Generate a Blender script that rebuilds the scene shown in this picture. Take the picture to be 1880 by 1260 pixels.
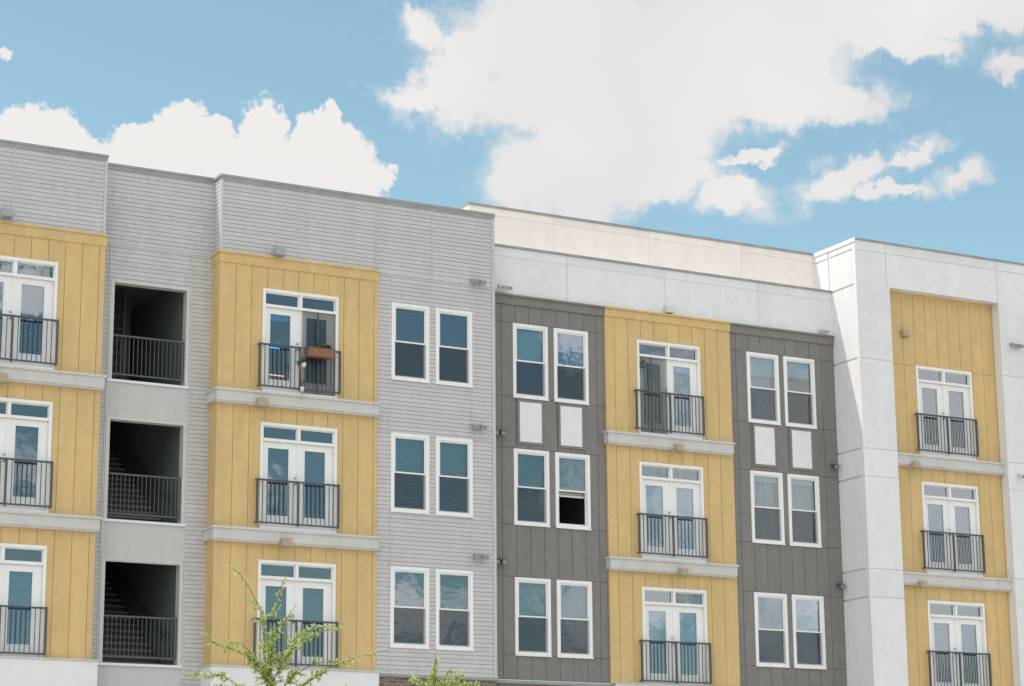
import bpy, bmesh, math, random
from mathutils import Vector, Matrix, noise
random.seed(7)
R = math.radians
sc = bpy.context.scene
COL = sc.collection
for o in list(bpy.data.objects): bpy.data.objects.remove(o)

# ------------------------------------------------------------------ camera
cam_d = bpy.data.cameras.new('camera'); cam = bpy.data.objects.new('camera', cam_d); COL.objects.link(cam)
sc.camera = cam
YAW, PITCH, ROLL = 0.50015, 0.23272, -0.00799
cy_, sy_, cp_, sp_ = math.cos(YAW), math.sin(YAW), math.cos(PITCH), math.sin(PITCH)
fwd = Vector((sy_*cp_, cy_*cp_, sp_)); rt = Vector((cy_, -sy_, 0)); up = rt.cross(fwd)
rt2 = rt*math.cos(ROLL) + up*math.sin(ROLL); up2 = -rt*math.sin(ROLL) + up*math.cos(ROLL)
M = Matrix((rt2, up2, -fwd)).transposed().to_4x4(); M.translation = Vector((-18.904, -46.363, -13.111))
cam.matrix_world = M
cam_d.sensor_width = 36; cam_d.sensor_fit = 'HORIZONTAL'; cam_d.lens = 4165.23/1880*36
cam_d.clip_end = 4000; cam_d.clip_start = .1
sc.render.resolution_x, sc.render.resolution_y = 1024, 686

# ------------------------------------------------------------------ light
SUN_TO = Vector((-2.2, 1.0, 3.78)).normalized()
SUN_EL = math.asin(SUN_TO.z); SUN_AZ = math.atan2(SUN_TO.x, SUN_TO.y)
sd = bpy.data.lights.new('sun', 'SUN'); sun = bpy.data.objects.new('sun', sd); COL.objects.link(sun)
sd.energy = 2.75; sd.angle = R(.5); sd.color = (1, .93, .85)
sun.rotation_euler = (-SUN_TO).to_track_quat('-Z', 'Y').to_euler()
sc.view_settings.view_transform = 'Standard'; sc.view_settings.look = 'None'
sc.view_settings.exposure = 0.13; sc.view_settings.gamma = 1

# world: physical sky with cumulus clouds given by direction
W = bpy.data.worlds.new('World'); sc.world = W; W.use_nodes = True
nt = W.node_tree; nt.nodes.clear(); N = nt.nodes; L = nt.links
def nd(t, **k):
    n = N.new(t)
    for a, b in k.items(): setattr(n, a, b)
    return n
def val(sock, v):
    if hasattr(v, 'is_output') or isinstance(v, bpy.types.NodeSocket): L.new(v, sock)
    else: sock.default_value = v
def mth(op, a, b=None, c=None, clamp=False):
    n = nd('ShaderNodeMath', operation=op, use_clamp=clamp); val(n.inputs[0], a)
    if b is not None: val(n.inputs[1], b)
    if c is not None: val(n.inputs[2], c)
    return n.outputs[0]
def sstep(v, lo, hi):
    n = nd('ShaderNodeMapRange', interpolation_type='SMOOTHSTEP'); val(n.inputs['Value'], v)
    n.inputs['From Min'].default_value = lo; n.inputs['From Max'].default_value = hi
    return n.outputs[0]
def fbm(vec, scale, detail, rough=.55, dist=0.):
    n = nd('ShaderNodeTexNoise'); L.new(vec, n.inputs['Vector'])
    n.inputs['Scale'].default_value = scale; n.inputs['Detail'].default_value = detail
    n.inputs['Roughness'].default_value = rough; n.inputs['Distortion'].default_value = dist
    return n.outputs[0]
tc = nd('ShaderNodeTexCoord'); sep = nd('ShaderNodeSeparateXYZ'); L.new(tc.outputs['Generated'], sep.inputs[0])
dirv = tc.outputs['Generated']
az = mth('MULTIPLY', mth('ARCTAN2', sep.outputs[0], sep.outputs[1]), 180/math.pi)
el = mth('MULTIPLY', mth('ARCSINE', mth('MAXIMUM', mth('MINIMUM', sep.outputs[2], 1.), -1.)), 180/math.pi)
cmb = nd('ShaderNodeCombineXYZ'); L.new(az, cmb.inputs[0]); L.new(el, cmb.inputs[1])
# azimuth, elevation, radii (degrees), tilt
LEFT = [(19.57, 16.91, 5.18, 1.72, 0), (16.32, 18.24, 1.45, 0.85, 0), (18.91, 18.03, 1.01, 0.66, 0), (20.16, 18.49, 0.9, 0.91, 0), (20.94, 18.45, 0.58, 0.62, 0), (22.15, 18.62, 0.7, 0.85, 0), (23.3, 18.44, 0.58, 0.69, 0), (23.8, 18.79, 0.38, 0.61, -20), (24.09, 17.85, 1.3, 1.03, 0), (25.03, 17.52, 0.61, 0.52, 0), (23.25, 17.01, 2.3, 0.96, 0), (17.45, 17.76, 1.59, 0.69, 0), (21.3, 17.6, 3.2, 1.05, 0)]
BIG = [(30.47, 20.83, 4.27, 2.06, 0), (34.26, 20.99, 5.01, 1.65, 0), (29.58, 19.63, 3.21, 1.17, 0), (30.42, 17.98, 2.31, 1.31, 0), (29.34, 17.45, 1.44, 1.1, 0), (32.44, 18.21, 1.88, 1.24, 0), (32.28, 17.39, 1.59, 0.76, 0), (34.41, 16.85, 1.15, 0.58, 0), (36.06, 19.23, 3.13, 0.72, -6), (34.94, 20.02, 2.78, 1.1, 0), (39.0, 21.2, 4.87, 0.76, 0), (39.1, 20.45, 1.91, 0.44, 0), (41.87, 19.85, 0.73, 0.41, 0), (26.31, 21.2, 0.68, 0.69, 20), (26.39, 19.37, 1.17, 0.55, 0), (27.26, 20.05, 1.32, 1.51, 0), (35.01, 17.88, 0.95, 0.18, 12), (37.6, 17.25, 1.35, 0.5, 12), (38.78, 16.82, 1.01, 0.22, 0), (39.39, 17.79, 0.75, 0.28, 25), (40.43, 17.09, 0.69, 0.33, 12), (15.2, 20.1, 0.13, 0.2, 0), (32.18, 19.37, 3.79, 1.24, 0), (37.5, 21.3, 5.0, 1.0, 0), (41.5, 21.3, 2.5, .8, 0), (31.0, 18.9, 2.6, 1.6, 0), (30.6, 17.0, 1.7, .8, 0), (33.0, 17.5, 1.5, .55, 0)]
def blobs(lst, vec):
    cur = None
    for a, e, rx, ry, ro in lst:
        m = nd('ShaderNodeMapping', vector_type='TEXTURE'); L.new(vec, m.inputs[0])
        m.inputs['Location'].default_value = (a, e, 0); m.inputs['Rotation'].default_value = (0, 0, R(ro))
        m.inputs['Scale'].default_value = (rx, ry, 1)
        ln = nd('ShaderNodeVectorMath', operation='LENGTH'); L.new(m.outputs[0], ln.inputs[0])
        v = mth('SUBTRACT', 1.0, ln.outputs['Value'])
        cur = v if cur is None else mth('SMOOTH_MAX', cur, v, .12)
    return cur
# domain warp gives ragged edges at every blob size alike
def warped(scale, amp, detail):
    n = nd('ShaderNodeTexNoise'); L.new(dirv, n.inputs['Vector']); n.inputs['Scale'].default_value = scale
    n.inputs['Detail'].default_value = detail; n.inputs['Roughness'].default_value = .62
    s = nd('ShaderNodeVectorMath', operation='SUBTRACT'); L.new(n.outputs['Color'], s.inputs[0]); s.inputs[1].default_value = (.5, .5, .5)
    k = nd('ShaderNodeVectorMath', operation='SCALE'); L.new(s.outputs[0], k.inputs[0]); k.inputs['Scale'].default_value = amp
    a = nd('ShaderNodeVectorMath', operation='ADD'); L.new(cmb.outputs[0], a.inputs[0]); L.new(k.outputs[0], a.inputs[1])
    z = nd('ShaderNodeVectorMath', operation='MULTIPLY'); L.new(a.outputs[0], z.inputs[0]); z.inputs[1].default_value = (1, 1, 0)
    return z.outputs[0]
n_hi = fbm(dirv, 85, 12, .66)
fl = mth('ADD', mth('MINIMUM', mth('MULTIPLY', blobs(LEFT, warped(95, 1.0, 6)), 1.5), .6), mth('MULTIPLY', mth('SUBTRACT', n_hi, .5), 1.15))
aL = sstep(fl, .02, .30)
n_b = mth('ADD', mth('MULTIPLY', mth('SUBTRACT', fbm(dirv, 27, 13, .66), .5), 2.6), mth('MULTIPLY', mth('SUBTRACT', fbm(dirv, 95, 10, .68), .5), 1.5))
bB = blobs(BIG, warped(46, 2.0, 10))
fb = mth('ADD', mth('MINIMUM', mth('MULTIPLY', bB, 3.2), 2.2), n_b)
veil = mth('ADD', mth('MULTIPLY', bB, 1.6), mth('MULTIPLY', mth('SUBTRACT', fbm(dirv, 38, 12, .62, .6), .5), 3.2))
aB = mth('MAXIMUM', mth('POWER', sstep(fb, -.25, 1.25), .75), mth('MULTIPLY', sstep(veil, -.55, .9), .6))
# elsewhere round the sky: unseen broken cumulus, thickened to add fill light, kept off the part of the sky behind the building's front
gen = fbm(dirv, 3.1, 8, .6)
inw = mth('MULTIPLY', mth('MULTIPLY', sstep(az, 8, 13), mth('SUBTRACT', 1., sstep(az, 46, 54))), mth('SUBTRACT', 1., sstep(el, 23.5, 29)))
FRONT = [(138, 10, 13.5, 7.5, 0), (118, 22, 9, 5, 0), (161, 9.9, 4.5, .9, 4), (158.5, 12.6, .9, .5, 0), (149.6, 13.4, 1.3, .9, 0), (163.8, 14.4, 1.2, .9, 0), (154, 6.6, 2.2, .8, 0), (148.5, 7.0, 2.6, 1.6, 0)]  # unseen clouds placed for the window panes to reflect
fr = sstep(mth('ADD', blobs(FRONT, warped(40, 1.5, 6)), mth('MULTIPLY', mth('SUBTRACT', fbm(dirv, 16, 8, .58), .5), 1.9)), .0, .55)
aG = mth('MULTIPLY', mth('MULTIPLY', sstep(gen, .44, .56), mth('SUBTRACT', 1., inw)), sstep(el, 0, 8))
front_zone = mth('MULTIPLY', sstep(az, 95, 110), mth('SUBTRACT', 1., sstep(el, 26, 34)))
aG = mth('MULTIPLY', aG, mth('SUBTRACT', 1., front_zone))
fr = mth('MULTIPLY', fr, front_zone)
alpha = mth('MAXIMUM', mth('MAXIMUM', aL, mth('MULTIPLY', aB, .97)), mth('MAXIMUM', aG, fr))
sky = nd('ShaderNodeTexSky'); sky.sky_type = 'NISHITA'; sky.sun_disc = False
sky.sun_elevation = SUN_EL; sky.sun_rotation = SUN_AZ
sky.air_density = 1.0; sky.dust_density = .6; sky.ozone_density = 1.3
skc = nd('ShaderNodeMix', data_type='RGBA', blend_type='MULTIPLY'); skc.inputs[0].default_value = 1
L.new(sky.outputs[0], skc.inputs[6]); skc.inputs[7].default_value = (1.10, 1.20, .965, 1)
cr = nd('ShaderNodeMix', data_type='RGBA')
L.new(mth('MULTIPLY', sstep(fbm(dirv, 7, 3, .45), .38, .68), mth('ADD', .3, mth('MULTIPLY', sstep(az, 24, 27), .7))), cr.inputs[0])
CL = 1.0
cr.inputs[6].default_value = (5.35, 5.22, 5.1, 1); cr.inputs[7].default_value = (4.75, 4.6, 4.62, 1)
lit = nd('ShaderNodeMix', data_type='RGBA', blend_type='MULTIPLY'); lit.inputs[0].default_value = 1; L.new(cr.outputs[2], lit.inputs[6])
# front lit clouds away from the sun's side, brightened as unseen fill light
fl_ = mth('ADD', 1., mth('MULTIPLY', sstep(mth('ABSOLUTE', az), 60, 120), 1.3)); cc_ = nd('ShaderNodeCombineXYZ')
for q in range(3): L.new(fl_, cc_.inputs[q])
L.new(cc_.outputs[0], lit.inputs[7])
mx = nd('ShaderNodeMix', data_type='RGBA'); L.new(alpha, mx.inputs[0]); L.new(skc.outputs[2], mx.inputs[6]); L.new(lit.outputs[2], mx.inputs[7])
bg = nd('ShaderNodeBackground'); bg.inputs[1].default_value = .15; L.new(mx.outputs[2], bg.inputs[0])
ow = nd('ShaderNodeOutputWorld'); L.new(bg.outputs[0], ow.inputs[0])

# ------------------------------------------------------------------ materials
def mat(name, col, rough=.7, var=.06, scale=9., bump=0., grime=0., metallic=0., fine=0.):
    m = bpy.data.materials.new(name); m.use_nodes = True; t = m.node_tree; n = t.nodes; l = t.links
    b = n['Principled BSDF']; b.inputs['Roughness'].default_value = rough; b.inputs['Metallic'].default_value = metallic
    c = n.new('ShaderNodeTexCoord')
    def noi(sc_, det, sx=(1, 1, 1)):
        mp = n.new('ShaderNodeMapping'); mp.inputs['Scale'].default_value = sx; l.new(c.outputs['Object'], mp.inputs[0])
        q = n.new('ShaderNodeTexNoise'); q.inputs['Scale'].default_value = sc_; q.inputs['Detail'].default_value = det
        l.new(mp.outputs[0], q.inputs['Vector']); return q.outputs[0]
    def rng(v, a, b_):
        r = n.new('ShaderNodeMapRange'); l.new(v, r.inputs[0]); r.inputs[1].default_value = .3; r.inputs[2].default_value = .7
        r.inputs[3].default_value = a; r.inputs[4].default_value = b_; return r.outputs[0]
    f = rng(noi(scale, 4), 1-var, 1+var)
    def mul(a, b_):
        q = n.new('ShaderNodeMath'); q.operation = 'MULTIPLY'; l.new(a, q.inputs[0]); l.new(b_, q.inputs[1]); return q.outputs[0]
    if fine:
        gg = n.new('ShaderNodeNewGeometry'); r_ = n.new('ShaderNodeMapRange'); l.new(gg.outputs['Random Per Island'], r_.inputs[0]); r_.inputs[3].default_value = .965; r_.inputs[4].default_value = 1.03
        f = mul(f, r_.outputs[0])
    if fine: f = mul(f, rng(noi(55, 2), 1-fine, 1+fine))
    if grime: f = mul(f, rng(noi(7, 3, (1, 1, .06)), 1-grime*.5, 1.0))
    if grime: f = mul(f, rng(noi(1.6, 5, (1.6, 1.6, .35)), 1-grime, 1.0))
    mxn = n.new('ShaderNodeVectorMath'); mxn.operation = 'SCALE'; mxn.inputs[0].default_value = col[:3]; l.new(f, mxn.inputs['Scale'])
    l.new(mxn.outputs[0], b.inputs['Base Color'])
    if bump:
        bp = n.new('ShaderNodeBump'); bp.inputs['Strength'].default_value = bump; bp.inputs['Distance'].default_value = .01
        l.new(noi(60, 3), bp.inputs['Height']); l.new(bp.outputs[0], b.inputs['Normal'])
    return m
MT = {
 'grey': mat('light grey lap siding paint', (.585, .56, .57), .75, .05, 7, .3, .07, fine=.05),
 'greyp': mat('light grey smooth panel paint', (.575, .55, .555), .8, .03, 5, .4, .06, fine=.05),
 'yellow': mat('mustard board paint', (.69, .48, .22), .75, .05, 5, .3, .09, fine=.05),
 'white': mat('off white stucco panel paint', (.79, .775, .79), .85, .03, 4, .5, .05, fine=.04),
 'bounce_cream': mat('cream roof wall paint', (.93, .83, .79), .85, .03, 4, .4, .05, fine=.03),  # bounced roof light put into this raised, warmed base colour
 'dark': mat('dark warm grey board paint', (.23, .21, .20), .75, .07, 5, .3, .08, fine=.06),
 'trim': mat('white vinyl window frame', (.86, .84, .84), .45, .02, 8, 0, .03),
 'ledge': mat('pale grey ledge trim paint', (.64, .61, .60), .7, .04, 6, .2, .10, fine=.03),
 'coping': mat('grey metal coping', (.36, .36, .355), .5, .08, 3, 0, .1, .3),
 'iron': mat('charcoal painted iron', (.07, .078, .085), .45, .1, 8),
 'grey_iron': mat('grey painted iron stair rail', (.085, .09, .095), .5, .1, 8),
 'sill': mat('white metal sill flashing', (.72, .75, .78), .35, .03, 8),
 'concrete': mat('concrete landing', (.22, .22, .21), .85, .1, 3, .3),
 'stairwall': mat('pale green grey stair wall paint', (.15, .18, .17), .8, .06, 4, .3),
 'steps': mat('dark steel steps', (.06, .06, .06), .6, .1, 5),
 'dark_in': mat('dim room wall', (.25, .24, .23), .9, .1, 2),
 'blind': mat('white vinyl blind slats', (.72, .73, .74), .5, .03, 6),
 'drape': mat('pale patterned drape', (.62, .55, .54), .8, .12, 5),
 'roof': mat('white roof membrane', (.80, .77, .73), .8, .06, 2),
 'lamp_grey': mat('grey painted lamp housing', (.36, .37, .40), .5, .08, 8),
 'lamp_tan': mat('tan painted lamp housing', (.42, .34, .22), .55, .08, 8),
 'lamp_white': mat('off white lamp housing', (.62, .62, .60), .5, .05, 8),
 'flood': mat('dark bronze floodlight', (.10, .10, .10), .4, .08, 8),
 'lens': mat('frosted lamp lens', (.28, .28, .25), .3, .03, 8),
 'wood': mat('brown planter wood', (.26, .12, .08), .7, .2, 12),
 'card': mat('brown cardboard', (.42, .22, .12), .8, .1, 12),
 'steel': mat('brushed steel handle', (.4, .4, .4), .35, .03, 8, metallic=.8),
 'bark': mat('grey brown bark', (.16, .12, .085), .9, .2, 20, .5),
 'ground': mat('pale concrete paving', (.56, .52, .46), .9, .08, .6, .2),
 'asphalt': mat('asphalt', (.06, .06, .06), .9, .15, 3, .4),
 'grass': mat('lawn', (.06, .10, .03), .9, .3, 2, .5),
 'rope': mat('macrame cord', (.45, .36, .28), .9, .1, 20),
 'pot': mat('white ceramic pot', (.75, .74, .72), .3, .02, 8),
}
def glass(name, tint, refl, waves):
    m = bpy.data.materials.new(name); m.use_nodes = True; t = m.node_tree; n = t.nodes; l = t.links; n.clear()
    tr = n.new('ShaderNodeBsdfTransparent'); tr.inputs[0].default_value = (*tint, 1)
    gl = n.new('ShaderNodeBsdfGlossy'); gl.inputs['Roughness'].default_value = .015; gl.inputs[0].default_value = (.86, .94, 1, 1)
    fr_ = n.new('ShaderNodeFresnel'); fr_.inputs['IOR'].default_value = 1.5
    a = n.new('ShaderNodeMath'); a.operation = 'ADD'; a.use_clamp = True; a.inputs[1].default_value = refl; l.new(fr_.outputs[0], a.inputs[0])
    c = n.new('ShaderNodeTexCoord'); q = n.new('ShaderNodeTexNoise'); q.inputs['Scale'].default_value = 2.2; q.inputs['Detail'].default_value = 2
    l.new(c.outputs['Object'], q.inputs['Vector'])
    bp = n.new('ShaderNodeBump'); bp.inputs['Strength'].default_value = 1; bp.inputs['Distance'].default_value = waves
    l.new(q.outputs[0], bp.inputs['Height']); l.new(bp.outputs[0], gl.inputs['Normal'])
    x = n.new('ShaderNodeMixShader'); l.new(a.outputs[0], x.inputs[0]); l.new(tr.outputs[0], x.inputs[1]); l.new(gl.outputs[0], x.inputs[2])
    o = n.new('ShaderNodeOutputMaterial'); l.new(x.outputs[0], o.inputs[0]); return m
MT['glass_clear'] = glass('clear coated glass', (.48, .68, .76), .10, .002)
MT['glass'] = glass('coated window glass', (.20, .39, .62), .16, .002)
def sheer(name, col, op):
    m = bpy.data.materials.new(name); m.use_nodes = True; t = m.node_tree; n = t.nodes; l = t.links; n.clear()
    tr = n.new('ShaderNodeBsdfTransparent'); df = n.new('ShaderNodeBsdfDiffuse'); df.inputs[0].default_value = (*col, 1)
    x = n.new('ShaderNodeMixShader'); x.inputs[0].default_value = op; l.new(tr.outputs[0], x.inputs[1]); l.new(df.outputs[0], x.inputs[2])
    o = n.new('ShaderNodeOutputMaterial'); l.new(x.outputs[0], o.inputs[0]); return m
MT['screen'] = sheer('insect screen mesh', (.07, .08, .085), .45)
MT['curtain'] = sheer('dark mesh door screen', (.07, .08, .09), .48)
def brickmat():
    m = bpy.data.materials.new('brown brick'); m.use_nodes = True; t = m.node_tree; n = t.nodes; l = t.links; b = n['Principled BSDF']
    c = n.new('ShaderNodeTexCoord'); s = n.new('ShaderNodeSeparateXYZ'); cb = n.new('ShaderNodeCombineXYZ')
    l.new(c.outputs['Object'], s.inputs[0]); l.new(s.outputs[0], cb.inputs[0]); l.new(s.outputs[2], cb.inputs[1])
    k = n.new('ShaderNodeTexBrick'); l.new(cb.outputs[0], k.inputs['Vector']); k.inputs['Scale'].default_value = 1
    k.inputs['Brick Width'].default_value = .2; k.inputs['Row Height'].default_value = .067; k.inputs['Mortar Size'].default_value = .006
    k.inputs['Color1'].default_value = (.14, .085, .06, 1); k.inputs['Color2'].default_value = (.22, .17, .14, 1); k.inputs['Mortar'].default_value = (.30, .28, .26, 1)
    l.new(k.outputs[0], b.inputs['Base Color']); b.inputs['Roughness'].default_value = .9; return m
MT['brick'] = brickmat()
def emit(name, col, st):
    m = bpy.data.materials.new(name); m.use_nodes = True; b = m.node_tree.nodes['Principled BSDF']
    b.inputs['Base Color'].default_value = (*col, 1); b.inputs['Emission Color'].default_value = (*col, 1); b.inputs['Emission Strength'].default_value = st; return m
MT['led_blue'] = emit('lit blue strip', (.08, .35, 1), 9.); MT['led_orange'] = emit('lit orange strip', (1, .20, .05), 12.)
def leafmat(name, c1, c2):
    m = bpy.data.materials.new(name); m.use_nodes = True; t = m.node_tree; n = t.nodes; l = t.links; n.clear()
    g = n.new('ShaderNodeNewGeometry'); r = n.new('ShaderNodeMix'); r.data_type = 'RGBA'; l.new(g.outputs['Random Per Island'], r.inputs[0])
    r.inputs[6].default_value = (*c1, 1); r.inputs[7].default_value = (*c2, 1)
    d = n.new('ShaderNodeBsdfDiffuse'); tl = n.new('ShaderNodeBsdfTranslucent'); gl = n.new('ShaderNodeBsdfGlossy'); gl.inputs['Roughness'].default_value = .35
    l.new(r.outputs[2], d.inputs[0]); l.new(r.outputs[2], tl.inputs[0])
    x = n.new('ShaderNodeMixShader'); x.inputs[0].default_value = .5; l.new(d.outputs[0], x.inputs[1]); l.new(tl.outputs[0], x.inputs[2])
    y = n.new('ShaderNodeMixShader'); y.inputs[0].default_value = .06; l.new(x.outputs[0], y.inputs[1]); l.new(gl.outputs[0], y.inputs[2])
    o = n.new('ShaderNodeOutputMaterial'); l.new(y.outputs[0], o.inputs[0]); return m
MT['leaf'] = leafmat('sunlit willowy leaves', (.24, .36, .06), (.85, .88, .40))
MT['herb'] = leafmat('potted herb leaves', (.04, .11, .03), (.08, .18, .05))

# ------------------------------------------------------------------ mesh helpers
class MB:
    def __init__(s): s.v = []; s.f = []
    def quad(s, a, b, c, d): i = len(s.v); s.v += [a, b, c, d]; s.f.append((i, i+1, i+2, i+3))
    def box(s, x0, x1, y0, y1, z0, z1):
        if x1 <= x0 or y1 <= y0 or z1 <= z0: return
        i = len(s.v)
        s.v += [(x, y, z) for z in (z0, z1) for y in (y0, y1) for x in (x0, x1)]
        for f in ((0, 2, 3, 1), (4, 5, 7, 6), (0, 1, 5, 4), (2, 6, 7, 3), (0, 4, 6, 2), (1, 3, 7, 5)): s.f.append(tuple(i+k for k in f))
    def tube(s, pts, rad, n=6):
        pts = [Vector(p) for p in pts]; rings = []
        for k, p in enumerate(pts):
            t = (pts[min(k+1, len(pts)-1)] - pts[max(k-1, 0)]).normalized()
            a = t.cross(Vector((.31, .77, .2))).normalized(); b = t.cross(a)
            r = rad[k] if hasattr(rad, '__len__') else rad
            i = len(s.v); s.v += [tuple(p + (a*math.cos(q*2*math.pi/n) + b*math.sin(q*2*math.pi/n))*r) for q in range(n)]; rings.append(i)
        for i, j in zip(rings, rings[1:]):
            for q in range(n): s.f.append((i+q, i+(q+1) % n, j+(q+1) % n, j+q))
        s.f.append(tuple(rings[0]+q for q in range(n))[::-1]); s.f.append(tuple(rings[-1]+q for q in range(n)))
    def lathe(s, c, prof, n=14):
        rings = []
        for r, z in prof:
            i = len(s.v); s.v += [(c[0]+r*math.cos(q*2*math.pi/n), c[1]+r*math.sin(q*2*math.pi/n), c[2]+z) for q in range(n)]; rings.append(i)
        for i, j in zip(rings, rings[1:]):
            for q in range(n): s.f.append((i+q, i+(q+1) % n, j+(q+1) % n, j+q))
        s.f.append(tuple(rings[0]+q for q in range(n))[::-1]); s.f.append(tuple(rings[-1]+q for q in range(n)))
    def split(s, name, m, parent, bevel=0, label=None):
        # boxes that do not touch become parts of their own
        nb = len(s.v)//8; bb = []
        for k in range(nb):
            vs = s.v[k*8:k*8+8]; bb.append([(min(v[a] for v in vs), max(v[a] for v in vs)) for a in range(3)])
        grp = list(range(nb))
        def find(i):
            while grp[i] != i: i = grp[i]
            return i
        for i in range(nb):
            for j in range(i):
                if all(bb[i][a][0] <= bb[j][a][1]+.012 and bb[j][a][0] <= bb[i][a][1]+.012 for a in range(3)): grp[find(i)] = find(j)
        out = {}
        for k in range(nb): out.setdefault(find(k), []).append(k)
        for ks in out.values():
            q = MB()
            for k in ks: q.box(*bb[k][0], *bb[k][1], *bb[k][2])
            q.build(name, m, parent, bevel, label)
    def build(s, name, m, parent=None, bevel=0, label=None, smooth=False):
        me = bpy.data.meshes.new(name); me.from_pydata(s.v, [], s.f); me.materials.append(MT[m] if isinstance(m, str) else m)
        bm = bmesh.new(); bm.from_mesh(me); bmesh.ops.recalc_face_normals(bm, faces=bm.faces); bm.to_mesh(me); bm.free()
        if smooth:
            for p in me.polygons: p.use_smooth = True
        o = bpy.data.objects.new(name, me); COL.objects.link(o)
        if parent:
            o.parent = parent
            if parent.type == 'EMPTY' and parent.get('world_parts'): o.location = -parent.location
        if bevel:
            md = o.modifiers.new('bevel', 'BEVEL'); md.width = bevel; md.segments = 1; md.limit_method = 'ANGLE'
        if label: o['label'] = label
        return o
def thing(name, label, cat, loc=(0, 0, 0), group=None, world_parts=False):
    o = bpy.data.objects.new(name, None); COL.objects.link(o); o.location = loc; o.empty_display_size = .3
    o['label'] = label; o['category'] = cat
    if group: o['group'] = group
    if world_parts: o['world_parts'] = 1
    return o

GZ = -14.75
FL = (0, -3.09, -6.18)
B = thing('apartment_building', 'four storey apartment building with grey siding, mustard bays and white frame', 'building', (5, 0, GZ), world_parts=True)

# one front-facing ('F': a = x, d goes +y) or left-facing ('L': a = y, d goes +x) wall
def bx(mb, o, base, a0, a1, d0, d1, z0, z1):
    if o == 'F': mb.box(a0, a1, base+d0, base+d1, z0, z1)
    else: mb.box(base+d0, base+d1, a0, a1, z0, z1)
def spans(a0, a1, blocks):
    out = [(a0, a1)]
    for b0, b1 in blocks:
        nw = []
        for p, q in out:
            if b1 <= p or b0 >= q: nw.append((p, q)); continue
            if b0 > p: nw.append((p, b0))
            if b1 < q: nw.append((b1, q))
        out = nw
    return [(p, q) for p, q in out if q-p > 1e-4]
def backing(mb, o, base, a0, a1, z0, z1, holes, d0, d1):
    cuts = sorted({a0, a1} | {c for h in holes for c in h[:2] if a0 < c < a1})
    for p, q in zip(cuts, cuts[1:]):
        mid = (p+q)/2
        for s, t in spans(z0, z1, [(h[2], h[3]) for h in holes if h[0] < mid < h[1]]): bx(mb, o, base, p, q, d0, d1, s, t)
def boards(name, m, o, base, a0, a1, z0, z1, acuts, zcuts, holes=(), gap=.012, depth=.020, thick=.2, zgap=None, label=None):
    """panels laid on a backing wall with open joints between them"""
    mb = MB(); backing(mb, o, base, a0, a1, z0, z1, holes, depth, thick)
    zg = gap if zgap is None else zgap
    A = [a0] + sorted(c for c in acuts if a0 < c < a1) + [a1]; Z = [z0] + sorted(c for c in zcuts if z0 < c < z1) + [z1]
    for i in range(len(A)-1):
        p = A[i] + (gap/2 if i else 0); q = A[i+1] - (gap/2 if i < len(A)-2 else 0)
        for j in range(len(Z)-1):
            s = Z[j] + (zg/2 if j else 0); t = Z[j+1] - (zg/2 if j < len(Z)-2 else 0)
            hs = [h for h in holes if h[0] < q and h[1] > p and h[2] < t and h[3] > s]
            cc = sorted({p, q} | {c for h in hs for c in h[:2] if p < c < q})
            for u, v in zip(cc, cc[1:]):
                mid = (u+v)/2
                for zz0, zz1 in spans(s, t, [(h[2], h[3]) for h in hs if h[0] < mid < h[1]]): bx(mb, o, base, u, v, 0, depth+.004, zz0, zz1)
    return mb.build(name, m, B, label=label)
def siding(name, m, o, base, a0, a1, z0, z1, holes=(), e=.0985, thick=.2, label=None):
    mb = MB(); backing(mb, o, base, a0, a1, z0, z1, holes, .03, thick)
    def P(a, d, z): return (a, base+d, z) if o == 'F' else (base+d, a, z)
    n = int(round((z1-z0)/e)); e = (z1-z0)/n
    for k in range(n):
        s = z0+k*e; mid = s+e/2
        for p, q in spans(a0, a1, [(h[0], h[1]) for h in holes if h[2] < mid < h[3]]):
            prof = [(.004, s), (-.009, s), (0, s+e-.006), (.004, s+e-.006)]
            for (d0, u), (d1, w) in zip(prof, prof[1:]): mb.quad(P(p, d0, u), P(q, d0, u), P(q, d1, w), P(p, d1, w))
    return mb.build(name, m, B, label=label)

# ------------------------------------------------------------------ openings
INS = .045
def hole(x, w, z, h): return (x+INS, x+w-INS, z-h+INS, z-INS)
WIN_A = [(3.235, .98), (4.385, .965)]
WIN_B1 = [(6.72, .97), (7.86, .97)]
WIN_B2 = [(13.54, .99), (14.69, .98)]
WH = 1.84
DOOR_W, DOOR_H = 1.863, 2.40
xA, xB, xC, xZ = 0., 10.207, 18.34, -6.641
ZW = .05
holesA = [hole(x, w, ZW+f, WH) for x, w in WIN_A for f in FL]
holesB1 = [hole(x, w, ZW+f, WH) for x, w in WIN_B1 for f in FL]
holesB2 = [hole(x, w, ZW+f, WH) for x, w in WIN_B2 for f in FL]
dh = lambda x: [(x+.04, x+DOOR_W-.04, f-DOOR_H, f-.04) for f in FL]
ST = [(-3.34, -1.635, -2.345+f, -.14+f) for f in FL]
YB, YC0, YC, YS, YR = .50, -.60, -.33, .45, 1.2
BASE = -8.56
k38 = lambda s, n, st=.381: [s+st*i for i in range(n)]

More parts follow.
